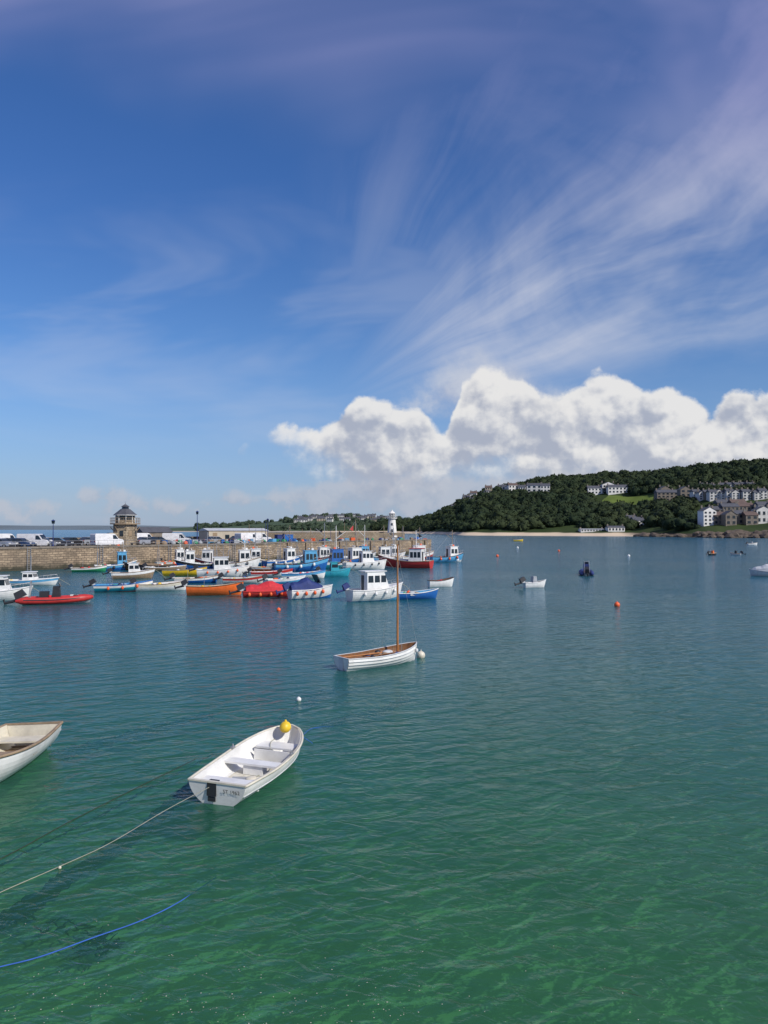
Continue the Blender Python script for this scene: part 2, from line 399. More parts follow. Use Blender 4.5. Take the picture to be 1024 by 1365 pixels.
def fishing_boat(name,px,py,L,hd,col,top=None,bot=None,cab=white,fwd=True,ms=3.,g=10,roof=None,gantry=True,B=None):
    mb=MB(); fb=L*.13; H=Hull(L,B or L*.36,fb,fb*.9,.8,.4,p=2.2,q=.75,rake=.7)
    H.shell(mb,col,top=top,bot=bot,inn=white,gun=R.choice([wood2,white,dark]),zf=.3,ns=14,nk=8,gr=.06,th=.08)
    tc=.68 if fwd else .28
    wheelhouse(mb,H.x(tc),.3,L*.26,H.B*.62,fb+1.6,cab,roof=roof,slope=.1)
    vs=[]
    for i in range(7):
        t=.72+.26*i/6; p=H.pt(t,1,.02,1); vs+=[(p[0],p[1],p[2]-.04),(p[0],-p[1],p[2]-.04)]
    mb.add(vs,[(2*i,2*i+1,2*i+3,2*i+2) for i in range(6)],R.choice([white,lgrey,lblue]))
    zt=fb+1.9
    mast(mb,H.x(tc),zt,ms,.06,R.choice([white,metal,wood2]),boom=L*.2,stays=[(H.x(.97),0,H.sheer(.97)),(H.x(.05),0,fb)])
    mb.cyl((H.x(tc)-.3,-.4,zt+.3),(H.x(tc)-.3,.4,zt+.3),.08,.08,white,8); mb.box((H.x(tc),0,zt+ms*.5),(.08,.9,.06),metal)
    mb.box((H.x(tc)+.3,.2,zt+.2),(.3,.3,.25),R.choice([white,obuoy,dark])); mb.cyl((H.x(tc)+.1,-.5,zt),(H.x(tc)+.1,-.5,zt+1.6),.015,.01,white,4)
    if gantry:
        for y in (-.7,.7): mb.cyl((H.x(.06),y*H.B/3,fb*.8),(H.x(.06),y*H.B/3,fb+1.9),.04,.04,metal,6)
        mb.cyl((H.x(.06),-.7*H.B/3,fb+1.9),(H.x(.06),.7*H.B/3,fb+1.9),.04,.04,metal,6)
        mb.cyl((H.x(.06),0,fb+1.9),(H.x(.06),0,fb+3.1),.03,.02,metal,6)
    gear(mb,H,.08,.55 if fwd else .9,fb*.8,g); fenders(mb,H,R.choice([obuoy,dark,white,obuoy]),(.2,.45,.7),-1,.2)
    if rnd()<.5: mb.add([(H.x(tc)-.4,0,zt+ms*.6),(H.x(tc)-.4,0,zt+ms*.8),(H.x(tc)-1.,.1,zt+ms*.66)],[(0,1,2)],R.choice([red,dark,obuoy]))
    for y in (-1,1):
        mb.tube([(q[0],q[1],q[2]+.5) for q in H.rim(y,.05,0,8,.7,.98)],.02,metal,4)
        for q in H.rim(y,.05,0,4,.7,.98): mb.cyl(q,(q[0],q[1],q[2]+.5),.018,.018,metal,4)
    return place(mb,name,px,py,hd)
def rib(name,px,py,L,hd,tube,con=grey,s=1.):
    mb=MB(); H=Hull(L,L*.36,.3,.2,.9,.2,p=2.6,q=.7)
    H.shell(mb,grey,inn=lgrey,gun=tube,zf=.2,ns=12,nk=6)
    for sd in(1,-1):
        r=[(x,y*.94,z-.02) for x,y,z in H.rim(sd,.1,0,18)]; r=[(r[0][0]-.45,r[0][1],r[0][2]-.02)]+r
        mb.tube(r,[.1]+[.27]*17+[.22,.14],tube,10)
        mb.tube([(x,y+sd*.2,z+.03) for x,y,z in H.rim(sd,.1,0,12,.03,.9)],.05,dark if tube is not dark else grey,5)
    mb.box((H.x(.48),0,.85),(.65,.75,1.1),con,tx=.7); mb.box((H.x(.53),0,1.5),(.05,.6,.35),glass,ry=-.4)
    mb.box((H.x(.3),0,.7),(.7,.5,.6),dark); outboard(mb,H,dark,1.7)
    for y in(-.35,.35): mb.cyl((H.x(.08),y,.4),(H.x(.1),y*.8,1.8),.035,.035,metal,5)
    mb.cyl((H.x(.1),-.3,1.8),(H.x(.1),.3,1.8),.035,.035,metal,5)
    for i in range(5): mb.box((H.x(ru(.2,.8)),ru(-.3,.3),.55),(.3,.25,.25),R.choice([dark,grey,redc,wear]),rz=ru(0,3))
    return place(mb,name,px,py,hd)
def covered_boat(name,px,py,L,hd,col,cov,t0=.05,t1=.9,h=.7,ob=True,fend=None,obm=dark,fb=.6,bot=None,screen=False):
    mb=MB(); H=Hull(L,L*.4,fb,fb*.45,.85,.25,p=2.4,q=.75)
    H.shell(mb,col,bot=bot,deck=white,ns=14,nk=8,gr=.045)
    H.cover(mb,cov,t0,t1,h); 
    if ob: outboard(mb,H,obm,1.4)
    if screen: mb.box((H.x(t1)-.35,0,fb+h*.8),(.08,H.half(.6)*1.5,h*.7),glass,ry=-.5)
    if fend: fenders(mb,H,fend,(.1,.3,.5,.7),-1,.14)
    return place(mb,name,px,py,hd)
cabin_boat('cabin_cruiser',-2,800,5.2,12,white,top=white,fb=.75,chh=1.2,obm=grey)
cabin_boat('motor_boat',38,780,6.0,8,white,top=lblue,fb=.55,cl=.22,chh=.8,ms=1.8,ob=False)
rib('inflatable_boat',78,804,5.0,16,red,dark)
open_boat('open_fishing_boat',166,788,5.2,12,teal,top=white,gun=blue,fend=obuoy,extra=12,inn=lblue,bot=red,fb=.66)
open_boat('open_fishing_boat',216,787,4.8,20,white,top=cream,gun=wood2,extra=10,bot=None,fb=.66)
open_boat('open_fishing_boat',287,793,4.9,10,orange,inn=cream,gun=wood,extra=7,bot=None,fb=.8)
covered_boat('covered_motor_boat',360,795,4.6,14,red,redc,h=.95,fb=.5,obm=dark,fend=obuoy)
covered_boat('covered_motor_boat',415,797,3.9,28,white,navy,t0=.0,t1=.72,h=1.15,fend=obuoy,obm=navy,fb=.75,bot=blue,screen=True)
cabin_boat('cabin_boat',501,800,4.7,24,white,fb=.95,tc=.5,cl=.46,chh=1.4,B=2.2,fend=white,obm=navy,g=7,bot=lblue)
open_boat('open_boat',557,798,3.5,14,blue,inn=lblue,gun=white,fb=.55,extra=9,obm=dark)
open_boat('rowing_boat',588,782,2.7,18,white,inn=wood,gun=dark,fb=.65,ob=False,extra=3)
open_boat('small_motor_boat',713,783,2.3,16,white,inn=dark,gun=white,fb=.5,extra=4,con=grey)
rib('inflatable_boat',781,766,4.6,78,navy,con=navy)
covered_boat('covered_motor_boat',1022,768,4.0,160,lgrey,lgrey,h=1.0,ob=False)
open_boat('small_motor_boat',950,740,2.4,30,dark,inn=grey,fb=.4,extra=5,con=orange)
open_boat('small_motor_boat',980,740,2.2,140,wear,inn=grey,fb=.4,extra=4,con=dark)
open_boat('small_motor_boat',691,721.5,4.6,5,yellow,inn=white,fb=.7)
open_boat('small_motor_boat',1003,727,3.6,5,white,inn=white,fb=.7,con=grey)
# ranks near the pier
fishing_boat('fishing_boat',154,760,5.5,25,blue,top=lblue,cab=lblue,ms=1.5,g=8)
open_boat('wooden_boat',196,760,7.4,175,wood,top=dark,gun=wood2,inn=wood2,ob=False,extra=14,fb=.85)
open_boat('open_fishing_boat',247,767,5.4,8,yellow,inn=green,gun=wood2,extra=12,fb=.7,ob=False)
open_boat('open_fishing_boat',222,761,5.4,12,wood2,inn=white,gun=white,extra=8,fb=.55)
fishing_boat('fishing_boat',262,758,5.8,200,blue,top=dark,cab=white,ms=2.,g=10)
cabin_boat('cabin_boat',298,769,6.2,10,white,fb=.95,tc=.5,cl=.35,chh=1.4,g=12,ms=1.8,fend=obuoy)
fishing_boat('fishing_boat',316,758,6.8,20,white,top=white,ms=2.2,g=12)
fishing_boat('fishing_boat',285,756,6.0,170,wood2,top=red,cab=white,ms=2.8,g=10)
open_boat('open_fishing_boat',363,769,5.0,6,white,top=red,gun=red,extra=12,fb=.65)
open_boat('open_fishing_boat',405,771,5.2,8,white,top=lblue,gun=blue,extra=14,fb=.65)
open_boat('open_boat',340,761,5.2,170,orange,top=white,extra=9)
fishing_boat('fishing_boat',350,754,6.6,195,lblue,top=white,cab=white,ms=2.6,g=9)
fishing_boat('fishing_boat',402,761,7.6,18,blue,top=lblue,cab=lblue,ms=3.2,g=18)
fishing_boat('fishing_boat',434,758,7.6,200,teal,top=white,cab=blue,fwd=False,ms=3.6,g=18)
fishing_boat('fishing_boat',422,752,7.6,20,lblue,top=red,cab=white,ms=4.2,g=12)
cabin_boat('cabin_boat',447,768,3.8,15,teal,fb=.7,g=8,tc=.5,cab=teal)
fishing_boat('fishing_boat',464,754,7.6,30,blue,top=blue,cab=white,ms=4.6,g=14)
cabin_boat('cabin_boat',487,759,6.4,20,white,top=white,fb=1.,chh=1.6,g=8,ms=2.4,fend=dark)
fishing_boat('fishing_boat',500,751,7.4,195,blue,top=lblue,cab=white,ms=3.8,g=12,fwd=False)
fishing_boat('fishing_boat',540,757,8.4,160,red,top=red,bot=white,cab=white,ms=2.8,g=18,fwd=False,roof=red)
fishing_boat('fishing_boat',550,749,8.,20,red,top=white,cab=white,ms=3.4,g=14)
fishing_boat('fishing_boat',595,749,7.,28,lblue,top=lblue,bot=white,cab=white,ms=3.0,g=12,B=2.9)
open_boat('open_boat',120,762,4.5,12,green,top=white,extra=6)
fishing_boat('fishing_boat',378,754,6.6,35,white,top=blue,cab=white,ms=3.8,g=12)
fishing_boat('fishing_boat',518,748,6.6,25,blue,top=white,cab=white,ms=3.4,g=12)
fishing_boat('fishing_boat',478,748,6.6,25,teal,top=white,cab=lblue,ms=4.,g=12)
open_boat('open_boat',325,777,4.4,10,wear,top=red,extra=7)
open_boat('open_boat',262,777,4.6,16,blue,top=white,extra=9)
open_boat('open_fishing_boat',382,778,4.2,22,lblue,top=white,extra=9,gun=white)
cabin_boat('cabin_boat',178,771,4.8,18,wood2,top=white,fb=.75,chh=1.0,g=6,cab=white)
fishing_boat('fishing_boat',232,754.5,5.6,30,red,top=white,cab=white,ms=2.2,g=9)
# ------------------------------------------------ pier
def stone_mat(name,c1,c2,mortar,bw=.9,bh=.38):
    m=bpy.data.materials.new(name); m.use_nodes=True; t=m.node_tree; b=t.nodes['Principled BSDF']
    g=t.nodes.new('ShaderNodeNewGeometry'); s=t.nodes.new('ShaderNodeSeparateXYZ'); t.links.new(g.outputs['Position'],s.inputs[0])
    x,y,z=[E(t,o) for o in s.outputs]; P=E(t,g.outputs['Position'])
    a=x*(.678+.735)+y*(.735-.678)
    n0=noise(t,P,.8,3); vec=comb(t,a+n0*.5,z+n0*.3,0.)
    br=t.nodes.new('ShaderNodeTexBrick'); t.links.new(vec.k,br.inputs['Vector'])
    for k,v in (('Color1',c1),('Color2',c2),('Mortar',mortar)): br.inputs[k].default_value=(*v,1)
    br.inputs['Scale'].default_value=1; br.inputs['Brick Width'].default_value=bw; br.inputs['Row Height'].default_value=bh; br.inputs['Mortar Size'].default_value=.03
    n=noise(t,P,.5,5,.7); c=mixc(t,n.ss(.38,.7)*.75,E(t,br.outputs[0]),(.13,.10,.07))
    c=mixc(t,noise(t,P,.13,3,.6).ss(.4,.62)*.5,c,(.17,.135,.095))
    tide=(z+noise(t,P,.7,4,.6)*2.2).ss(2.3,1.3)
    c=mixc(t,tide,c,(.045,.042,.025)); t.links.new(c.k,b.inputs['Base Color']); b.inputs['Roughness'].default_value=.85
    bp=t.nodes.new('ShaderNodeBump'); bp.inputs['Distance'].default_value=.06; t.links.new((E(t,br.outputs['Fac']).rsub(1.)+n*.5).k,bp.inputs['Height']); t.links.new(bp.outputs[0],b.inputs['Normal'])
    return m
wallst=stone_mat('harbour_stone',(.50,.38,.25),(.27,.20,.135),(.12,.095,.07),.8,.34)
wallst2=stone_mat('parapet_stone',(.36,.29,.20),(.26,.21,.145),(.12,.10,.07),.7,.3)
d1=Vector((.678,.735)); n1=Vector((-.735,.678)); A=Vector((-54,108)); DZ=3.15
def PP(s,o): q=A+d1*s+n1*o; return (q.x,q.y)
s_end=(Vector((-21,144))-A).length
mb=MB()
mb.prism([PP(-75,0),PP(s_end,0),PP(s_end,22),PP(-75,22)],-3,DZ,wallst,asph)
mb.prism([PP(-75,-.12),PP(s_end+.12,-.12),PP(s_end+.12,.7),PP(-75,.7)],DZ+.004,DZ+.28,granite,granite)
B0=Vector(PP(s_end,2.5)); C0=Vector((11.5,187)); d2=(C0-B0).normalized(); n2=Vector((-d2.y,d2.x)); L2=(C0-B0).length
def PQ(s,o): q=B0+d2*s+n2*o; return (q.x,q.y)
mb.prism([PQ(-2,0),PQ(L2,0),PQ(L2+3,3),PQ(L2+3,12),PQ(L2,15),PQ(-2,15)],-3,DZ+.1,wallst,asph)
mb.prism([PQ(.2,-.1),PQ(L2,-.1),PQ(L2,.6),PQ(.2,.6)],DZ+.11,DZ+.35,granite,granite)
mb.prism([PP(-75,21),PP(s_end,21),PP(s_end,22.3),PP(-75,22.3)],DZ+.002,DZ+1.3,wallst2,granite)
mb.prism([PQ(0,13.5),PQ(L2+1,13.5),PQ(L2+1,15.2),PQ(0,15.2)],DZ+.1,DZ+2.1,wallst2,granite)
mb.prism([PQ(14,9),PQ(L2+1,9),PQ(L2+1,10),PQ(14,10)],DZ+.1,DZ+1.9,wallst2,granite)
for s in (-40,-22,-9,4,15,27,40):
    for o in (-.25,.25):
        a=PP(s+o,-.15); mb.cyl((*a,-.3),(*a,DZ+.3),.04,.04,metal,5)
    for k in range(12): mb.cyl((*PP(s-.25,-.15),.1+k*.28),(*PP(s+.25,-.15),.1+k*.28),.025,.025,metal,4)
for s in range(0,int(L2),5):
    a=PQ(s+1,-.2); mb.box((a[0],a[1],1.5),(.3,.3,3.6),wood2,rz=.9)
for k in range(9):
    q0=PP(30+k*.5,0);q1=PP(30+k*.5+.5,0);q2=PP(30+k*.5+.5,-1.3);q3=PP(30+k*.5,-1.3)
    mb.prism([q3,q2,q1,q0],-1,DZ-.3-k*.32,wallst,granite)
for s in range(-60,50,9):
    a=PP(s,1.4); mb.cyl((*a,DZ),(*a,DZ+.55),.16,.22,dark,10)
for s in np.arange(-60,48,2.5):
    a=PP(s,.9); mb.cyl((*a,DZ),(*a,DZ+1.05),.03,.03,metal,5)
for z in (.6,1.05): mb.cyl((*PP(-60,.9),DZ+z),(*PP(47.5,.9),DZ+z),.02,.02,metal,5)
mb.build('stone_pier')
def lampat(s,o,h,P=PP,nm='street_lamp'):
    mb=MB(); mb.cyl((0,0,0),(0,0,h),.09,.05,navy,8); mb.cyl((0,0,0),(0,0,.6),.15,.12,navy,8)
    mb.box((0,0,h+.25),(.3,.3,.45),glass,tx=1.3,ty=1.3); mb.box((0,0,h+.55),(.5,.5,.15),navy,tx=.3,ty=.3); mb.sph((0,0,h+.68),.05,navy,6,4)
    a=P(s,o); mb.build(nm,(*a,DZ))
def s_for(px,o):
    u=(px-512)/1024; q=A+n1*o
    return (u*q.y-q.x)/(d1.x-u*d1.y)
lampat(s_for(71,3),3,3.6); lampat(s_for(263,4),4,5.4); lampat(s_for(357,4),4,4.2)
def car(s,o,col,rz,van=False,nm=None):
    mb=MB()
    if van:
        mb.prof([(-2.4,.35),(2.35,.35),(2.45,.9),(2.2,1.15),(1.55,1.28),(.95,2.0),(.6,2.1),(-2.35,2.1),(-2.45,1.9)],.95,col,.85)
        for sd in(-1,1):
            mb.add([(.55,sd*.93,1.25),(1.45,sd*.93,1.22),(.98,sd*.885,1.85),(.55,sd*.885,1.85)],[(0,1,2,3)],glass)
        mb.add([(1.58,-.75,1.31),(1.58,.75,1.31),(1.02,.68,1.96),(1.02,-.68,1.96)],[(0,1,2,3)],glass)
        wb=1.45
    else:
        mb.prof([(-2.05,.32),(2.05,.32),(2.1,.6),(1.95,.82),(.95,.98),(-1.75,1.02),(-2.08,.8)],.87,col,.8)
        mb.prof([(1.0,.96),(.3,1.42),(-1.1,1.44),(-1.85,1.0)],.77,glass,.6)
        mb.prof([(.35,1.40),(.2,1.47),(-1.0,1.49),(-1.2,1.42)],.63,col,.58)
        for sd in (-1,1): mb.box((-.45,sd*.69,1.2),(.08,.08,.46),col)
        wb=1.28
    for x in(-wb,wb):
        for sd in(-1,1):
            mb.cyl((x,sd*.70,.33),(x,sd*.9,.33),.33,.33,dark,14); mb.cyl((x,sd*.90,.33),(x,sd*.915,.33),.18,.18,metal,10)
    xf=2.44 if van else 2.08
    for sd in(-1,1): mb.box((xf-.03,sd*.62,.75),(.1,.3,.14),white); mb.box((-xf+.03,sd*.68,.85),(.08,.2,.2),red)
    mb.box((xf,0,.5),(.1,1.5,.2),dark); a=PP(s,o)
    mb.build(nm or ('parked_van' if van else 'parked_car'),(*a,DZ+.004),rz)
pd=math.atan2(d1.y,d1.x)
cb=mat('car_black',(.03,.03,.035),.2); cs=mat('car_silver',(.42,.43,.44),.25,metal=.4); cblue=mat('car_blue',(.03,.06,.14),.2); cw=mat('car_white',(.78,.78,.78),.25)
for px,o,c,a,v in [(-20,6,cb,0,0),(2,5,cs,-1.1,0),(14,6,cb,-1.2,0),(28,5,cblue,-1.0,0),(47,6,cw,-.9,1),(60,5,cs,-.8,0),(78,5,cb,-.6,0),(96,9,cb,.5,0),
    (143,4,cw,0,1),(196,6,cs,.1,0),(212,6,cb,0,0),(236,8,cw,-.7,1),(252,8,cblue,-.5,0),(288,5,cs,0,0),(330,5,cw,.1,1),(345,9,cw,-.4,1),(318,11,cb,.2,0),(225,14,cs,.2,0),(190,14,cw,0,1),(120,14,cs,.3,0),(36,13,cb,.3,0),(66,13,cs,.2,0),(5,13,cw,.2,1)]:
    car(s_for(px,o),o,c,pd+a,bool(v))
# lookout
mb=MB()
def ngon(r0,r1,z0,z1,m,n=8,c=(0,0)):
    mb.cyl((c[0],c[1],z0),(c[0],c[1],z1),r0,r1,m,n,False,math.pi/8)
gl=stone_mat('lookout_stone',(.50,.41,.28),(.38,.31,.21),(.2,.16,.12),.6,.28)
ngon(1.95,1.9,0,3.6,gl); ngon(2.45,2.45,3.6,3.78,wood2); ngon(1.6,1.55,3.78,4.35,gl); ngon(1.5,1.5,4.35,5.2,glass)
for i in range(8):
    a=math.pi/8+i*math.pi/4; c,s_=math.cos(a),math.sin(a)
    mb.cyl((1.52*c,1.52*s_,3.7),(1.52*c,1.52*s_,5.25),.08,.08,wear,5)
    mb.cyl((2.38*c,2.38*s_,3.7),(2.38*c,2.38*s_,4.7),.04,.04,wood2,5)
    mb.cyl((2.38*c,2.38*s_,3.2),(1.85*c,1.85*s_,2.5),.06,.06,wood2,5)
    a2=a+math.pi/4
    for z in(4.2,4.7): mb.cyl((2.38*c,2.38*s_,z),(2.38*math.cos(a2),2.38*math.sin(a2),z),.035,.035,wood2,4)
    for k in (1,2,3):
        f=k/4; q=(2.38*(c*(1-f)+math.cos(a2)*f),2.38*(s_*(1-f)+math.sin(a2)*f)); mb.cyl((*q,3.7),(*q,4.7),.02,.02,wood2,4)
    am=a+math.pi/8; r=1.95*math.cos(math.pi/8)+.01
    mb.box((r*math.cos(am),r*math.sin(am),2.1),(.08,.55,.9),glass if i%2 else wood2,rz=am)
ngon(1.95,.75,5.2,6.2,slate); ngon(.6,.55,6.2,6.6,glass); ngon(.75,.1,6.6,7.0,slate); mb.cyl((0,0,6.9),(0,0,7.5),.04,.02,metal,5); mb.sph((0,0,7.2),.09,metal,6,4)
ngon(1.97,1.97,5.12,5.2,wear)
mb.box((-1.5,-1.9,1.1),(1.4,1.2,2.2),gl,rz=.7); 
s0=s_for(167,7); mb.build('harbour_lookout_tower',(*PP(s0,7),DZ))
def shed(s,o,l,w,h,wm,rm,nm,rz=0,roofh=1.0,hip=False):
    mb=MB(); mb.box((0,0,h/2),(l,w,h),wm)
    vs=[(-l/2-.2,-w/2-.2,h),(l/2+.2,-w/2-.2,h),(l/2+.2,w/2+.2,h),(-l/2-.2,w/2+.2,h),(-l/2+(w/2 if hip else -.2),0,h+roofh),(l/2-(w/2 if hip else -.2),0,h+roofh)]
    mb.add(vs,[(0,1,5,4),(2,3,4,5),(1,2,5),(3,0,4),(3,2,1,0)],rm)
    n=int(l/2.2)
    for i in range(n): mb.box((-l/2+l*(i+.5)/n,-w/2-.01,h*.5 if i%3 else h*.44),(l/n*.35,.06,h*.35 if i%3 else h*.8),glass if i%3 else wood2)
    mb.build(nm,(*PP(s,o),DZ),pd+rz)
shed(s_for(312,16),16,13,5,2.5,shedw,lgrey,'net_store_building',-.2,.5)
shed(s_for(205,17),17,6,3,2.2,granite,slate,'pier_shed')
mb=MB()
for i in range(130):
    s=ru(26,s_end-2); o=ru(1.6,4) ; a=PP(s,o)
    if rnd()<.6: a=PQ(ru(0,L2),ru(1.2,4))
    k=rnd(); c=R.choice([blue,navy,green,grey,dark,wood2,wood2,dark,grey,lblue,obuoy]); h=ru(.3,.9)
    if k<.6: mb.box((a[0],a[1],DZ+.12+h/2),(ru(.6,1.2),ru(.5,.9),h),c,rz=ru(0,3))
    else: mb.sph((a[0],a[1],DZ+.12+.25),(ru(.3,.8),ru(.3,.7),ru(.25,.5)),c,8,6)
for i in range(14):
    a=PQ(ru(0,L2),ru(2,6)); mb.cyl((*a,DZ),(*a,DZ+ru(2,4.5)),.05,.04,R.choice([metal,navy,wood2]),5)
mb.build('fishing_gear_pile')
for i,(px,c) in enumerate([(371,navy),(380,blue),(386,blue)]):
    mb=MB(); mb.box((0,0,.75),(1.2,1.0,1.5),c,tx=.95,ty=.95); mb.box((0,0,1.55),(1.3,1.1,.1),c)
    u=(px-512)/1024; q=B0+n2*5; s=(u*q.y-q.x)/(d2.x-u*d2.y); mb.build('storage_bin',(*PQ(s,5),DZ+.104),pd)
mb=MB()
ngon(1.25,.85,0,4.6,render_w,12); ngon(1.35,1.35,0,.4,render_w,12); ngon(1.25,1.3,4.6,4.8,render_w,12); ngon(.7,.7,4.8,5.9,glass,8); ngon(.95,.15,5.9,6.6,render_w,8); mb.sph((0,0,6.7),.15,render_w,8,6)
for i in range(12):
    a=i*math.pi/6; mb.cyl((1.2*math.cos(a),1.2*math.sin(a),4.8),(1.2*math.cos(a),1.2*math.sin(a),5.5),.03,.03,white,4)
    a2=a+math.pi/6; mb.cyl((1.2*math.cos(a),1.2*math.sin(a),5.5),(1.2*math.cos(a2),1.2*math.sin(a2),5.5),.03,.03,white,4)
for i in range(8):
    a=i*math.pi/4+math.pi/8; mb.cyl((.71*math.cos(a),.71*math.sin(a),4.8),(.71*math.cos(a),.71*math.sin(a),5.9),.09,.09,white,4)
mb.box((0,-1.12,1.6),(.4,.1,.7),glass); mb.box((0,-.98,3.2),(.35,.1,.6),glass)
mb.build('lighthouse',(2.0,191.5,DZ+.8)); mb=MB(); mb.cyl((0,0,0),(0,0,.8),2.0,1.9,granite,12); mb.build('lighthouse_plinth',(2.0,191.5,DZ))
# ------------------------------------------------ land
def interp(x,pts):
    if x<=pts[0][0]: return pts[0][1]
    for (a,b),(c,d) in zip(pts,pts[1:]):
        if x<=c: return b+(d-b)*(x-a)/(c-a)
    return pts[-1][1]
def ss(t): t=max(0,min(1,t)); return t*t*(3-2*t)
U=lambda px:(px-512)/1024
def fbm(x,y,s):
    return mnoise.fractal(Vector((x*s,y*s,3.3)),1.0,2.0,4)
ridge=[(U(p),(705-y)/1024) for p,y in [(430,704),(500,700),(540,698),(580,690),(620,670),(650,657),(700,649),(740,642),(800,638),(850,637),(900,632),(950,627),(1024,620),(1150,612),(1300,640)]]
coast=[(U(480),1150),(U(560),950),(U(620),700),(U(850),610),(U(900),560),(U(940),520),(U(1024),500),(U(1300),480)]
DEP=380.
def Hh(u,Y):
    yc=interp(u,coast)+12*fbm(u*900,7,.02); t=(Y-yc)/DEP
    if t<0: return -3+0*t if t<-.02 else -3*(-t/.02)
    yr=yc+DEP; top=6+interp(u,ridge)*yr
    base=min(1.8,t*DEP*.035)
    h=base+(top-base)*(ss(min(1,t))*.55+min(1,t)*.45)*(1 if t<1 else max(.5,1-(t-1)*.5))
    if t<.07: h=base+ (h-base)*(t/.07)
    return h+ (fbm(u*Y,Y,.012)*5*min(1,t*3) if t>.05 else 0)
def grid_terrain(name,fn,u0,u1,nu,y0,y1,ny,m):
    vs=[];fs=[]
    for j in range(ny+1):
        Y=y0+(y1-y0)*(j/ny)**1.3
        for i in range(nu+1):
            u=u0+(u1-u0)*i/nu; vs.append((u*Y,Y,fn(u,Y)))
    w=nu+1
    for j in range(ny):
        for i in range(nu): fs.append((j*w+i,j*w+i+1,(j+1)*w+i+1,(j+1)*w+i))
    mbb=MB(); mbb.add(vs,fs,m,True); return mbb.build(name)
def land_mat(name,g1,g2,sand,zs=3.):
    m=bpy.data.materials.new(name); m.use_nodes=True; t=m.node_tree; b=t.nodes['Principled BSDF']
    g=t.nodes.new('ShaderNodeNewGeometry'); s=t.nodes.new('ShaderNodeSeparateXYZ'); t.links.new(g.outputs['Position'],s.inputs[0])
    P=E(t,g.outputs['Position']); x,y,z=[E(t,o) for o in s.outputs]
    c=mixc(t,noise(t,P,.03,4,.6).ss(.35,.65),g1,g2)
    f=(z+noise(t,P,.05,3)*1.5).ss(zs+1,zs)
    rk=x.ss(195,215)
    sd=mixc(t,rk,sand,(.10,.08,.055))
    c=mixc(t,f,c,sd); t.links.new(c.k,b.inputs['Base Color']); b.inputs['Roughness'].default_value=.95; b.inputs['Specular IOR Level'].default_value=.1; return m
lm=land_mat('headland_ground',(.028,.048,.016),(.045,.065,.022),(.62,.50,.36),2.9)
grid_terrain('wooded_headland',Hh,U(430),U(1400),170,480,1900,90,lm)
def ico():
    import bmesh
    b=bmesh.new(); bmesh.ops.create_icosphere(b,subdivisions=2,radius=1); v=np.array([q.co[:] for q in b.verts]); f=np.array([[a.index for a in q.verts] for q in b.faces]); b.free(); return v,f
IV,IF=ico(); rs=np.random.RandomState(3)
def tree_mesh(leaf=90):
    v=IV.copy(); v*= (1+rs.uniform(-.28,.22,(len(v),1))); v[:,2]*=.85
    V=[v];F=[IF.tolist()]; o=len(v)
    d=rs.normal(size=(leaf,3)); d/=np.linalg.norm(d,axis=1)[:,None]; d[:,2]=np.abs(d[:,2])*1.0-.25
    c=d*rs.uniform(.85,1.25,(leaf,1)); tri=c[:,None,:]+rs.normal(size=(leaf,3,3))*.17
    V.append(tri.reshape(-1,3)); F+= [(np.arange(leaf*3).reshape(-1,3)+o).tolist()]
    return np.concatenate(V),np.concatenate([np.array(a) for a in F])
TREES=[tree_mesh() for _ in range(6)]
def foliage(name,pts,m):
    Vs=[];Fs=[];o=0
    for (x,y,z,r) in pts:
        v,f=TREES[rs.randint(6)]; a=rs.uniform(0,6.28); c,s=math.cos(a),math.sin(a)
        w=v@np.array([[c,s,0],[-s,c,0],[0,0,1]]); w=w*r*np.array([1,1,rs.uniform(.8,1.25)])+np.array([x,y,z+r*.7]); Vs.append(w); Fs.append(f+o); o+=len(v)
    V=np.concatenate(Vs).astype(np.float32); F=np.concatenate(Fs).astype(np.int32)
    me=bpy.data.meshes.new(name); me.vertices.add(len(V)); me.vertices.foreach_set('co',V.ravel())
    me.loops.add(F.size); me.loops.foreach_set('vertex_index',F.ravel()); me.polygons.add(len(F)); me.polygons.foreach_set('loop_start',np.arange(0,F.size,3,dtype=np.int32)); me.polygons.foreach_set('loop_total',np.full(len(F),3,dtype=np.int32))
    me.update(calc_edges=True); me.materials.append(m); ob=bpy.data.objects.new(name,me); sc.collection.objects.link(ob)
def leaf_mat(name,a,b_,c_):
    m=bpy.data.materials.new(name); m.use_nodes=True; t=m.node_tree; b=t.nodes['Principled BSDF']
    g=t.nodes.new('ShaderNodeNewGeometry'); P=E(t,g.outputs['Position'])
    c=mixc(t,noise(t,P,.02,3,.6).ss(.35,.65),a,b_); c=mixc(t,noise(t,P,.35,3,.7).ss(.45,.75),c,c_)
    t.links.new(c.k,b.inputs['Base Color']); b.inputs['Roughness'].default_value=.8; b.inputs['Specular IOR Level'].default_value=.1; return m
lf=leaf_mat('woodland_leaves',(.018,.032,.016),(.036,.050,.022),(.042,.058,.025))
def hit(px,py,fn=Hh,y0=480,y1=1500):
    u=U(px); v=(705-py)/1024; Y=y0
    while Y<y1:
        h=fn(u,Y)
        if h>=6+v*Y and h>0: return (u*Y,Y,h)
        Y+=3
    return None
clear=[]
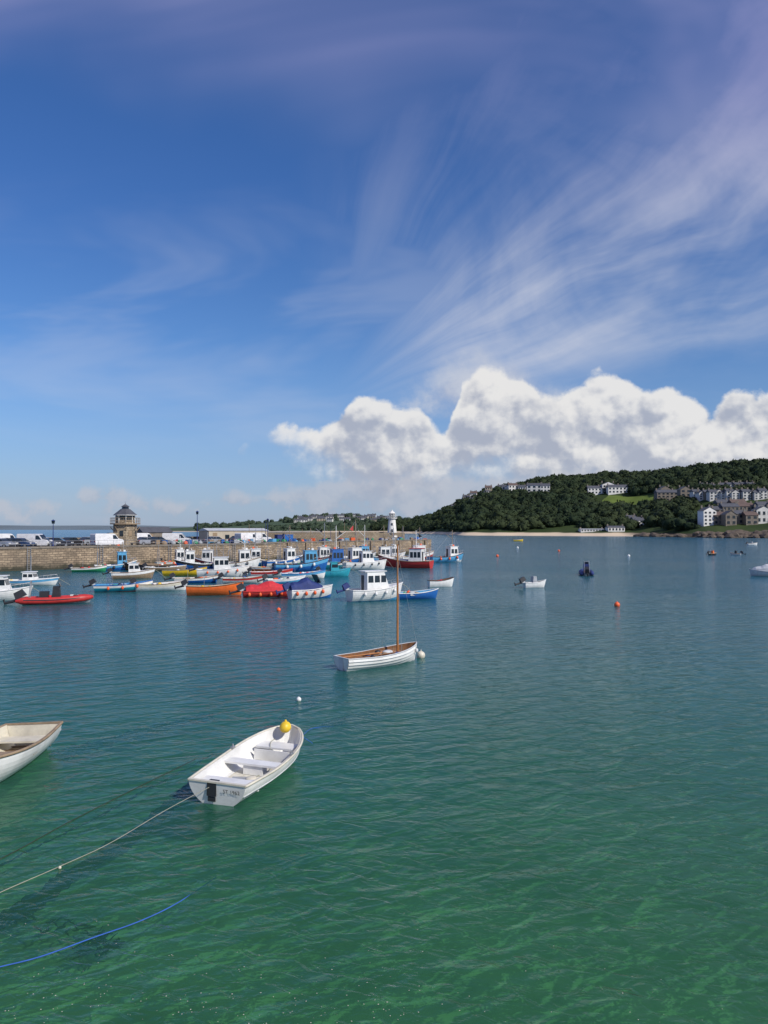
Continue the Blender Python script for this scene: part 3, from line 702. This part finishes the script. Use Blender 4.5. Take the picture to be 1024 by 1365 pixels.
def house(px,py,w,h,wm=house_w,rm=slate,rz=0,dep=9,storeys=2,cols=3,rh=3,gable=False,nm='white_house',fn=Hh,y0=480,y1=1500,rad=None):
    q=hit(px,py,fn,y0,y1)
    if not q: return
    x,y,z=q; mb=MB(); mb.box((0,0,h/2-3),(w,dep,h+6),wm)
    if gable: vs=[(-w/2-.3,-dep/2-.3,h),(w/2+.3,-dep/2-.3,h),(w/2+.3,dep/2+.3,h),(-w/2-.3,dep/2+.3,h),(0,-dep/2-.3,h+rh),(0,dep/2+.3,h+rh)]; F=[(1,2,5,4),(3,0,4,5)]; mb.add([(-w/2,-dep/2,h),(w/2,-dep/2,h),(0,-dep/2,h+rh-.3)],[(0,1,2)],wm)
    else: vs=[(-w/2-.4,-dep/2-.4,h),(w/2+.4,-dep/2-.4,h),(w/2+.4,dep/2+.4,h),(-w/2-.4,dep/2+.4,h),(-w/2-.4,0,h+rh),(w/2+.4,0,h+rh)]; F=[(0,1,5,4),(2,3,4,5),(1,2,5),(3,0,4)]
    mb.add(vs,F,rm)
    for i in range(cols):
        for k in range(storeys):
            xc=-w/2+w*(i+.5)/cols; zc=h*(k+.55)/storeys; mb.box((xc,-dep/2-.02,zc),(w/cols*.5,.12,h/storeys*.5),glass)
            mb.box((xc,-dep/2-.05,zc-h/storeys*.28),(w/cols*.55,.2,.15),wm)
    for i in range(max(1,int(w/12))+1):
        xx=-w/2+w*i/max(1,int(w/12)+0) if w>12 else (w/2-.8)*(1 if i else -1); mb.box((max(-w/2+.7,min(w/2-.7,xx)),0,h+rh+.2),(1.2,.8,2.2),granite)
    mb.build(nm,(x,y+dep/2,z),rz); clear.append((x,y+dep/2,rad or max(w*.55,5),w))
for px,py,w,h in [(639,656,10,6.5),(652,657,9,7),(673,657,16,7.5),(684,656,12,8),(697,657,9,7),(714,656,18,8),(728,656,11,7.5),(665,652,10,6),(610,672,9,6),(622,668,9,6),(632,664,9,6.5),(600,678,8,5)]:
    house(px,py,w,h,R.choice([render_w,render_w,render_w,render_c]),R.choice([slate,slate,slate2]),ru(-.3,.3),rad=11)
house(800,659,26,6.5,render_w,cols=7); house(826,658,24,7,render_w,cols=6); house(812,657,14,8.5,render_w,gable=True,cols=3); house(790,659,10,5.5,render_w)
house(899,668,32,8,granite,slate,0,cols=8,storeys=3,nm='granite_hotel'); house(888,667,10,11,granite,slate,gable=True,cols=2,storeys=3,nm='granite_hotel'); house(915,668,10,10.5,granite,slate,gable=True,cols=2,storeys=3,nm='granite_hotel')
for i in range(13): house(930+i*7.4,666+(i%2),6.6,6+1.2*(i%3==0),R.choice([house_w,render_c,lgrey,granite,house_w]),slate,ru(-.05,.05),cols=2,storeys=3,gable=(i%3==1),nm='terraced_house',rh=2.4)
for i in range(9): house(940+i*9,653+ru(-1.5,1.5),6.5,4.5,R.choice([house_w,render_c]),slate,ru(-.1,.1),cols=2,rh=2.2)
for i in range(16): house(575+i*5,686-i*2.0+ru(-4,5),6,4.,R.choice([house_w,wear,render_c]),slate,ru(-.4,.4),cols=2,rh=2,rad=7)
house(946,701,10,11,render_w,slate,.1,cols=3,storeys=4,nm='white_house',gable=True); house(961,700,10,7,granite,slate2,cols=3,nm='granite_house'); house(975,701,8,8,granite,slate,gable=True,cols=2,nm='granite_house')
house(988,699,11,7.5,granite,slate,cols=3,nm='granite_house'); house(1003,700,9,7,granite,slate2,cols=2,nm='granite_house'); house(1019,698,11,10,house_w,slate,gable=True,cols=3)
house(957,690,11,6,granite,slate,cols=3,nm='granite_house'); house(975,688,13,7,granite,slate,cols=4,nm='granite_house'); house(996,687,12,7,granite,slate2,cols=4,nm='granite_house'); house(1020,686,10,7,house_w,slate,cols=3); house(1040,690,14,9,house_w,slate)
house(965,681,10,6,granite,slate,cols=3,nm='granite_house'); house(986,680,12,6,granite,slate2,cols=3,nm='granite_house')
house(822,709,14,3.5,render_w,slate,cols=5,storeys=1,rh=1.5,nm='beach_cafe'); house(852,702,9,5.5,render_w,slate,cols=2); house(843,699,8,5,render_w,slate,cols=2); house(790,709,20,2.2,render_w,lgrey,cols=8,storeys=1,rh=.5,nm='beach_huts')
def drape(name,corners,m,dz=.4,n=12,fn=Hh):
    vs=[];fs=[]
    Q=[hit(*c) for c in corners]
    for j in range(n+1):
        for i in range(n+1):
            a,b=i/n,j/n; x=(Q[0][0]*(1-a)+Q[1][0]*a)*(1-b)+(Q[3][0]*(1-a)+Q[2][0]*a)*b; y=(Q[0][1]*(1-a)+Q[1][1]*a)*(1-b)+(Q[3][1]*(1-a)+Q[2][1]*a)*b
            vs.append((x,y,fn(x/y,y)+dz)); clear.append((x,y,8,0))
    w=n+1
    for j in range(n):
        for i in range(n): fs.append((j*w+i,j*w+i+1,(j+1)*w+i+1,(j+1)*w+i))
    mb=MB(); mb.add(vs,fs,m,True); mb.build(name)
drape('grass_field',[(800,671),(868,671),(873,660),(812,661)],mat('meadow_grass',(.13,.18,.04),.95,.12,.05,spec=.1))
pts=[]
CL=np.array([(c[0],c[1],c[2]) for c in clear])
Y=500.
while Y<1330:
    stepx=7.0; X=U(500)*Y
    while X<U(1330)*Y:
        x=X+ru(-3,3); y=Y+ru(-3,3); u=x/y; X+=stepx
        yc=interp(u,coast); t=(y-yc)/DEP
        if t<.11+.02*math.sin(u*60) or t>1.15: continue
        d=np.hypot(CL[:,0]-x,CL[:,1]-y)
        if (d<CL[:,2]).any(): continue
        if ((np.abs(CL[:,0]-x)<CL[:,2]*.8)&(CL[:,1]-y>0)&(CL[:,1]-y<30)).any(): continue
        z=Hh(u,y); 
        if z<3: continue
        if fbm(x,y,.01)<-.45 and rnd()<.7: continue
        town = u>U(925) and t<.45
        if town and rnd()<.45: continue
        r=ru(2.6,6.8) if not town else ru(2,3.8)
        if t>.85: r*=.85
        pts.append((x,y,z-1,r))
    Y+=7.5
foliage('woodland',pts,lf)
mb=MB()
for i in range(70):
    px=ru(850,1100) if i>25 else ru(850,900); u=U(px); yc=interp(u,coast)+ru(-6,14); r=ru(1.2,3.6)
    v=IV*np.array([r*ru(1,1.8),r,r*ru(.5,.9)])*(1+rs.uniform(-.2,.2,(len(IV),1)))+np.array([u*yc,yc,ru(0,.8)])
    mb.add([tuple(q) for q in v],IF.tolist(),rock)
for i in range(90):
    px=ru(930,1100); u=U(px); yc=interp(u,coast)+ru(8,22); r=ru(1.5,3.5)
    v=IV*np.array([r*1.5,r,r*.9])*(1+rs.uniform(-.2,.2,(len(IV),1)))+np.array([u*yc,yc,ru(1.5,3.)]); mb.add([tuple(q) for q in v],IF.tolist(),rock)
mb.build('shore_rocks')
r2=[(U(p),(705-y)/1024) for p,y in [(230,706),(290,702),(340,698),(400,693),(440,690),(480,689),(520,691),(560,693),(620,696),(700,700)]]
def H2(u,Y):
    t=(Y-1500)/500
    if t<0: return -2
    return min(1.5,t*60)+(6+interp(u,r2)*2000)*(.5*ss(t)+.5*min(1,t))*(1 if t<1 else .8)+fbm(u*Y,Y,.006)*4*min(1,t*4)
lm2=land_mat('hazed_hill_ground',(.06,.09,.055),(.075,.11,.06),(.42,.37,.30),2.)  # aerial haze put into these base colours, paler and bluer
grid_terrain('distant_hill',H2,U(200),U(760),80,1450,2500,30,lm2)
lf2=leaf_mat('hazed_distant_leaves',(.038,.06,.04),(.05,.075,.045),(.065,.085,.05))  # leaf greens shifted towards blue-grey to paint in distance haze
for i in range(46):
    px=ru(395,535); py=ru(687,697); house(px,py,ru(9,20),ru(5,7),R.choice([house_w,house_w,render_c,wear]),slate,ru(-.4,.4),cols=3,fn=H2,y0=1500,y1=2300,rad=14)
CL2=np.array([(c[0],c[1],c[2]) for c in clear[-46:]])
pts=[]
for i in range(1100):
    u=ru(U(260),U(640)); Y_=ru(1520,2000)
    if fbm(u*Y_,Y_,.004)>.12: continue
    if ((np.abs(CL2[:,0]-u*Y_)<12)&(CL2[:,1]-Y_>-8)&(CL2[:,1]-Y_<60)).any(): continue
    pts.append((u*Y_,Y_,H2(u,Y_)-2,ru(4,8)))
foliage('distant_woodland',pts,lf2)
fm=mat('hazed_coast_ground',(.13,.17,.19),.95,.1,.002)  # blue-grey base colour has the distance haze painted in
def H3(u,Y): return (1-abs(Y-5400)/500)*(8+28*ss((u+1.2)/.5)*(1-.45*ss((u-U(150))/.3)))*(1+.35*fbm(u*30,1,.2)) if abs(Y-5400)<500 else -2
grid_terrain('distant_coast',H3,-1.3,U(560),120,4850,5950,12,fm)
# ------------------------------------------------ seabed + ropes
def sea_rows(name,ys,xf,zf_,m,nx=24):
    vs=[];fs=[]
    for y in ys:
        for i in range(nx+1): vs.append((-xf+2*xf*i/nx,y,zf_(y)))
    w=nx+1
    for j in range(len(ys)-1):
        for i in range(nx): fs.append((j*w+i,j*w+i+1,(j+1)*w+i+1,(j+1)*w+i))
    mb=MB(); mb.add(vs,fs,m,True); return mb.build(name)
m=bpy.data.materials.new('sandy_seabed'); m.use_nodes=True; t=m.node_tree; b=t.nodes['Principled BSDF']
g=t.nodes.new('ShaderNodeNewGeometry'); P=E(t,g.outputs['Position'])
n=noise(t,P,.35,4,.65,two=True); c=mixc(t,n.ss(.40,.66),(.64,.58,.40),(.42,.42,.28)); c=mixc(t,noise(t,P,1.8,3,.7,two=True).ss(.6,.75)*.3,c,(.20,.23,.12)); t.links.new(c.k,b.inputs['Base Color']); b.inputs['Roughness'].default_value=1
SB=lambda y:-.9-max(0,y-8)*.02
sea_rows('seabed',[-60,0,8,20,40,80,200],300,SB,m,12)
def P2(px,py,z):
    d=(6-z)*1024/(py-705); return ((px-512)/1024*d,d,z)
weed=mat('seaweed',(.03,.05,.03),1,.2,3.)
def weed_shadow_line(pts,z,w,name,strands=3):
    P=[Vector(P2(*p,z)) for p in pts]; mb=MB()
    for s_ in range(strands):
        out=[];ph=ru(0,6)
        for a,b in zip(P,P[1:]):
            for k in range(40):
                i=len(out); wob=w*(math.sin(i*.13+ph)+.5*math.sin(i*.37+ph*2))*.8
                out.append(a.lerp(b,k/40)+Vector((wob+ru(-.03,.03),ru(-.03,.03),-s_*.02)))
        mb.tube(out,[w*ru(.15,.8) for _ in out],weed,6)
    mb.build(name)
weed_shadow_line([(-60,1262),(40,1200),(180,1110),(300,1010),(395,945),(470,900),(520,882)],-.6,.15,'weedy_chain_and_shadow')
weed_shadow_line([(-60,1180),(90,1108),(200,1050),(290,1000)],-.5,.04,'weedy_chain_and_shadow',1)
weed_shadow_line([(75,1006),(150,985),(240,962),(280,953)],-.7,.2,'weedy_chain_and_shadow')  # dark strands modelled in place of a chain's shadow on the seabed
weed_shadow_line([(430,965),(500,948),(545,930)],-.7,.18,'weedy_chain_and_shadow')  # another seabed chain shadow, shaped as dark strands
mb=MB()
def frond(c,L,r):
    a=ru(0,6.3); pts=[]; p=Vector(c)
    for k in range(8):
        a+=ru(-.6,.6); p=p+Vector((math.cos(a),math.sin(a),0))*L/8; pts.append(p.copy())
    mb.tube(pts,[r*(1-abs(k-3)/6) for k in range(8)],weed,4)
for i in range(34): frond(P2(135+R.gauss(0,7),1252+R.gauss(0,7),-.6),ru(.15,.45),ru(.015,.04))
for i in range(30): f=rnd(); frond(P2(20+f*120,1215+f*25+R.gauss(0,3),-.6),ru(.15,.4),ru(.01,.03))
mb.build('seaweed_clump')
def W(px,py,z=.01): return P2(px,py,z)
rope_curve('mooring_rope',[(-3.7,16.9,.42),W(225,1076,.12),W(150,1120,.02),W(85,1150,.005),W(0,1187,.006),W(-110,1240,.02)],.007,ropew)
rope_curve('mooring_rope',[W(-80,1170),W(0,1143),W(100,1090),W(190,1045),W(262,1010,.02)],.008,roped)
rope_curve('blue_mooring_rope',[W(-90,1305,.015),W(0,1283,.015),W(60,1268,.015),W(130,1243,.014),W(190,1222,.012),W(240,1198,.008),W(290,1165,-.06)],.010,ropeb)
rope_curve('blue_mooring_rope',[(-2.4,21.2,.1),W(415,970),W(450,966,-.01),W(480,962,-.05)],.008,ropeb)
mb=MB()
for i in range(260):
    px=ru(20,560) if rnd()<.75 else ru(0,1024); py=1365-abs(R.gauss(0,60)); q=W(px,py,.006); r=ru(.003,.009)
    mb.add([(q[0]+r*ru(.6,1.4)*math.cos(a),q[1]+r*ru(.6,1.4)*math.sin(a),.006) for a in np.linspace(0,6.28,7)[:-1]],[tuple(range(6))],cream)
mb.sph(W(84,1152,.02),.03,cream,8,6)
mb.build('foam_flecks')
# ------------------------------------------------ water
m=bpy.data.materials.new('sea_water'); m.use_nodes=True; t=m.node_tree; t.nodes.clear()
out=t.nodes.new('ShaderNodeOutputMaterial')
g=t.nodes.new('ShaderNodeNewGeometry'); P=E(t,g.outputs['Position']); s=t.nodes.new('ShaderNodeSeparateXYZ'); t.links.new(P.k,s.inputs[0]); x,y,z=[E(t,o) for o in s.outputs]
lg=(y.mx(1.)+x*.12).mx(1.)._m('LOGARITHM',10.)
lg=(lg+(noise(t,P,.06,2,two=True)-.5)*.2)/3.6
col=ramp(t,lg,[(.22,(.042,.150,.065)),(.30,(.034,.145,.072)),(.36,(.026,.138,.092)),(.44,(.018,.115,.110)),(.52,(.015,.098,.120)),(.64,(.015,.092,.130)),(.9,(.02,.10,.155))])
pat=noise(t,comb(t,x*.12,y*.3,0.),1.,4,.6,two=True).ss(.4,.7)
col=mixc(t,pat*.3,col,mixc(t,1.,col,(.5,.66,.78),'MULTIPLY'))
rot=lambda a,sx,sy: comb(t,(x*math.cos(a)+y*math.sin(a))*sx,(y*math.cos(a)-x*math.sin(a))*sy,0.)
w1=noise(t,rot(.5,.8,1.6),1.,2,.5,.4,two=True); w2=noise(t,rot(-.35,1.9,3.8),1.,3,.55,.6,two=True); w3=noise(t,rot(.2,7.,10.),1.,2,.5,.3,two=True)
r2_=(w2-.5)._m('ABSOLUTE').rsub(.5)
gust=noise(t,comb(t,x*.03,y*.05,0.),1.,3,.6,two=True).ss(.3,.7)*.5+.55
hgt=(w1*.13+r2_*.035+w2*.05+w3*.011)*gust
bp=t.nodes.new('ShaderNodeBump'); bp.inputs['Distance'].default_value=1.; bp.inputs['Strength'].default_value=.75; t.links.new(hgt.k,bp.inputs['Height'])
fr=t.nodes.new('ShaderNodeFresnel'); fr.inputs[0].default_value=1.33; t.links.new(bp.outputs[0],fr.inputs['Normal'])
gs=t.nodes.new('ShaderNodeBsdfGlossy'); gs.inputs['Roughness'].default_value=.12; t.links.new(bp.outputs[0],gs.inputs['Normal']); gs.inputs['Color'].default_value=(.85,.92,1,1)
df=t.nodes.new('ShaderNodeBsdfDiffuse'); t.links.new(col.k,df.inputs['Color'])
tr=t.nodes.new('ShaderNodeBsdfTransparent'); tr.inputs[0].default_value=(.38,.77,.52,1)
mx=t.nodes.new('ShaderNodeMixShader'); t.links.new((lg.ss(.27,.54).rsub(1.)*.62).k,mx.inputs[0]); t.links.new(df.outputs[0],mx.inputs[1]); t.links.new(tr.outputs[0],mx.inputs[2])
m2=t.nodes.new('ShaderNodeMixShader'); t.links.new((E(t,fr.outputs[0])*.75).k,m2.inputs[0]); t.links.new(mx.outputs[0],m2.inputs[1]); t.links.new(gs.outputs[0],m2.inputs[2]); t.links.new(m2.outputs[0],out.inputs[0])
sea_rows('sea_water',[-60,0,10,20,30,45,70,100,150,220,350,600,1000,2000,4000,8000,16000,30000],26000,lambda y:0.,m,64)
mb=MB(); mb.prism([(-60,-3),(60,-3),(60,-30),(-60,-30)][::-1],-3,4.3,wallst,asph); mb.build('harbour_quay')
# ------------------------------------------------ sky
SE=math.radians(38); SX,SY=.78,-.62
w=bpy.data.worlds.new('World'); sc.world=w; w.use_nodes=True; t=w.node_tree; t.nodes.clear()
wo=t.nodes.new('ShaderNodeOutputWorld'); bg=t.nodes.new('ShaderNodeBackground'); bg.inputs[1].default_value=.1; t.links.new(bg.outputs[0],wo.inputs[0])
sk=t.nodes.new('ShaderNodeTexSky'); sk.sky_type='NISHITA'; sk.sun_disc=False; sk.sun_elevation=SE; sk.sun_rotation=math.atan2(SX,SY); sk.air_density=1.; sk.dust_density=.6; sk.ozone_density=2.
tc=t.nodes.new('ShaderNodeTexCoord'); s=t.nodes.new('ShaderNodeSeparateXYZ'); t.links.new(tc.outputs['Generated'],s.inputs[0]); X,Yd,Z=[E(t,o) for o in s.outputs]
yy=Yd.mx(.08); u=X/yy; v=Z/yy
skyc=mixc(t,1.,E(t,sk.outputs[0]),mixc(t,v.ss(.15,.5),(.53,.78,1.12),(.40,.70,1.16)),'MULTIPLY')
skyc=mixc(t,v.ss(.26,.0)*.55,skyc,(3.3,4.1,6.1))
du=u+.10; dv=v-.15
th=dv._m('ARCTAN2',du); rr=(du*du+dv*dv)._m('SQRT')
wn=noise(t,comb(t,u,v,0.),2.,3,.55,two=True)
thw=th+(wn-.5)*.22
st=noise(t,comb(t,thw*4.2,rr*1.8,0.),1.,5,.56,.25,two=True)
st2=noise(t,comb(t,thw*14.+7.,rr*3.5+3.,0.),1.,4,.6,.2,two=True)
pt=noise(t,comb(t,u+5.,v*1.3,0.),3.4,5,.6,.4,two=True)
band=thw.ss(.02,.32)*thw.ss(.95,.42)
band2=thw.ss(.45,.8)*thw.ss(1.7,1.0)*.3
ci=(band+band2)*rr.ss(.02,.3)
ci=ci*(st*.75+st2*.13+pt*.55).ss(.40,1.05)
veil=noise(t,comb(t,u*1.2+v*.5,v*2.4-u*.3,0.),1.,4,.55,.4,two=True).ss(.12,.62)*((v+u*.14)+(wn-.5)*.22).ss(.48,.66)
haze=noise(t,comb(t,u*1.2+3.,v*5.,0.),1.5,4,.6,.4,two=True).ss(.42,.75)*v.ss(.5,.3)*.2
tot=(ci*.9).mx(veil*.66).mx(haze)
c=mixc(t,tot.sat(),skyc,mixc(t,v.ss(.3,.65),(6.0,6.3,7.3),(3.0,3.1,5.6)))
def crv(lst): return [((U(a)+.6)/1.2,max(0,(705-b)/1024/.4)) for a,b in lst]
def cumulus(c,top,bot,seed,fade,amp,soft,lit,shd,den=1.,simple=False,sc1=8.):
    un=((u+.6)/1.2).sat()
    T=fcurve(t,un,crv(top))*.4; Bt=fcurve(t,un,crv(bot))*.4
    def base(a,b_): return comb(t,u+(a+seed),(v+b_)*1.15,0.)
    big=noise(t,base(.4,.1),9.,3,.5,two=True)
    def Sf(a,b_,det=2.):
        q=base(a,b_); nz=t.nodes.new('ShaderNodeTexNoise'); nz.noise_dimensions='2D'; t.links.new(q.k,nz.inputs['Vector']); nz.inputs['Scale'].default_value=14; nz.inputs['Detail'].default_value=3
        sc_=t.nodes.new('ShaderNodeVectorMath'); sc_.operation='MULTIPLY_ADD'; t.links.new(nz.outputs['Color'],sc_.inputs[0]); sc_.inputs[1].default_value=(.07,.07,0); t.links.new(q.k,sc_.inputs[2]); q2=E(t,sc_.outputs[0])
        d=voro(t,q2,12.); d2_=voro(t,q2,30.)
        return noise(t,q,sc1,det,.62,two=True)*.95+(d*d).rsub(1.)*.27+(d2_*d2_).rsub(1.)*.11-.27
    if simple:
        B0=noise(t,base(0,0),sc1,6,.6,two=True); dif=B0-.45
    else:
        B0=Sf(0,0,8.); B1=Sf(.009,.014,4.); dif=B0-B1
    D=(T-v)*(1/amp)+(B0-.5)*2.
    al=D.ss(0.,soft)*((v-Bt)+(B0-.5)*.12).ss(0.,fade)
    rel=((v-Bt)/((T-Bt).mx(.02))).sat()
    sh=(dif*3.0+rel*.8+.05+(big-.5)*1.1+(D.ss(.9,.0)*.22)).sat()
    cc=mixc(t,sh.ss(.1,.95),shd,lit)
    return mixc(t,(al*den).sat(),c,cc)
c=cumulus(c,[(-100,700),(470,690),(520,520),(560,500),(600,470),(640,455),(690,462),(730,495),(790,525),(850,600),(900,690),(1100,700)],[(-100,640),(470,640),(520,560),(1100,640)],4.1,.05,.045,1.1,(6.2,6.4,7.0),(4.2,4.6,5.9),.75,True,9.)
c=cumulus(c,[(-100,704),(290,700),(318,600),(335,578),(362,560),(398,556),(425,566),(450,545),(482,522),(505,535),(530,542),(562,540),(576,565),(592,575),(604,545),(618,500),(640,484),(672,484),(700,500),(722,526),(745,530),(765,514),(800,500),(830,498),(870,520),(895,512),(930,514),(950,536),(975,512),(1010,522),(1100,514)],
  [(-100,600),(290,600),(345,602),(380,628),(430,664),(560,672),(700,672),(1100,690)],1.3,.06,.034,.34,(8.1,8.0,7.9),(4.0,4.35,5.3),.95)
c=cumulus(c,[(-100,655),(20,660),(90,668),(110,645),(150,640),(200,660),(260,670),(300,645),(340,655),(400,640),(560,625),(640,630),(760,622),(1060,632)],[(-100,688),(340,690),(560,694),(1060,690)],7.7,.025,.02,.8,(5.4,5.4,5.9),(3.8,4.1,5.0),.6,True,20.)
hz=v.ss(.10,-.01)*.3
c=mixc(t,hz,c,(4.4,4.9,6.0))
t.links.new(c.k,bg.inputs[0])
sl=bpy.data.lights.new('sun','SUN'); sl.energy=4.2; sl.angle=math.radians(.5); sl.color=(1,.94,.85); so=bpy.data.objects.new('sun',sl); sc.collection.objects.link(so)
dv_=Vector((SX*math.cos(SE),SY*math.cos(SE),math.sin(SE))); so.rotation_euler=dv_.to_track_quat('Z','Y').to_euler()
# ------------------------------------------------ camera
cam=bpy.data.cameras.new('camera'); cam.sensor_fit='VERTICAL'; cam.sensor_height=36; cam.lens=27; cam.clip_end=60000; cam.clip_start=.1
co=bpy.data.objects.new('camera',cam); sc.collection.objects.link(co); co.location=(0,0,CH); co.rotation_euler=(math.radians(90+1.26),0,0); sc.camera=co
sc.view_settings.view_transform='Standard'; sc.view_settings.look='None'; sc.view_settings.exposure=0
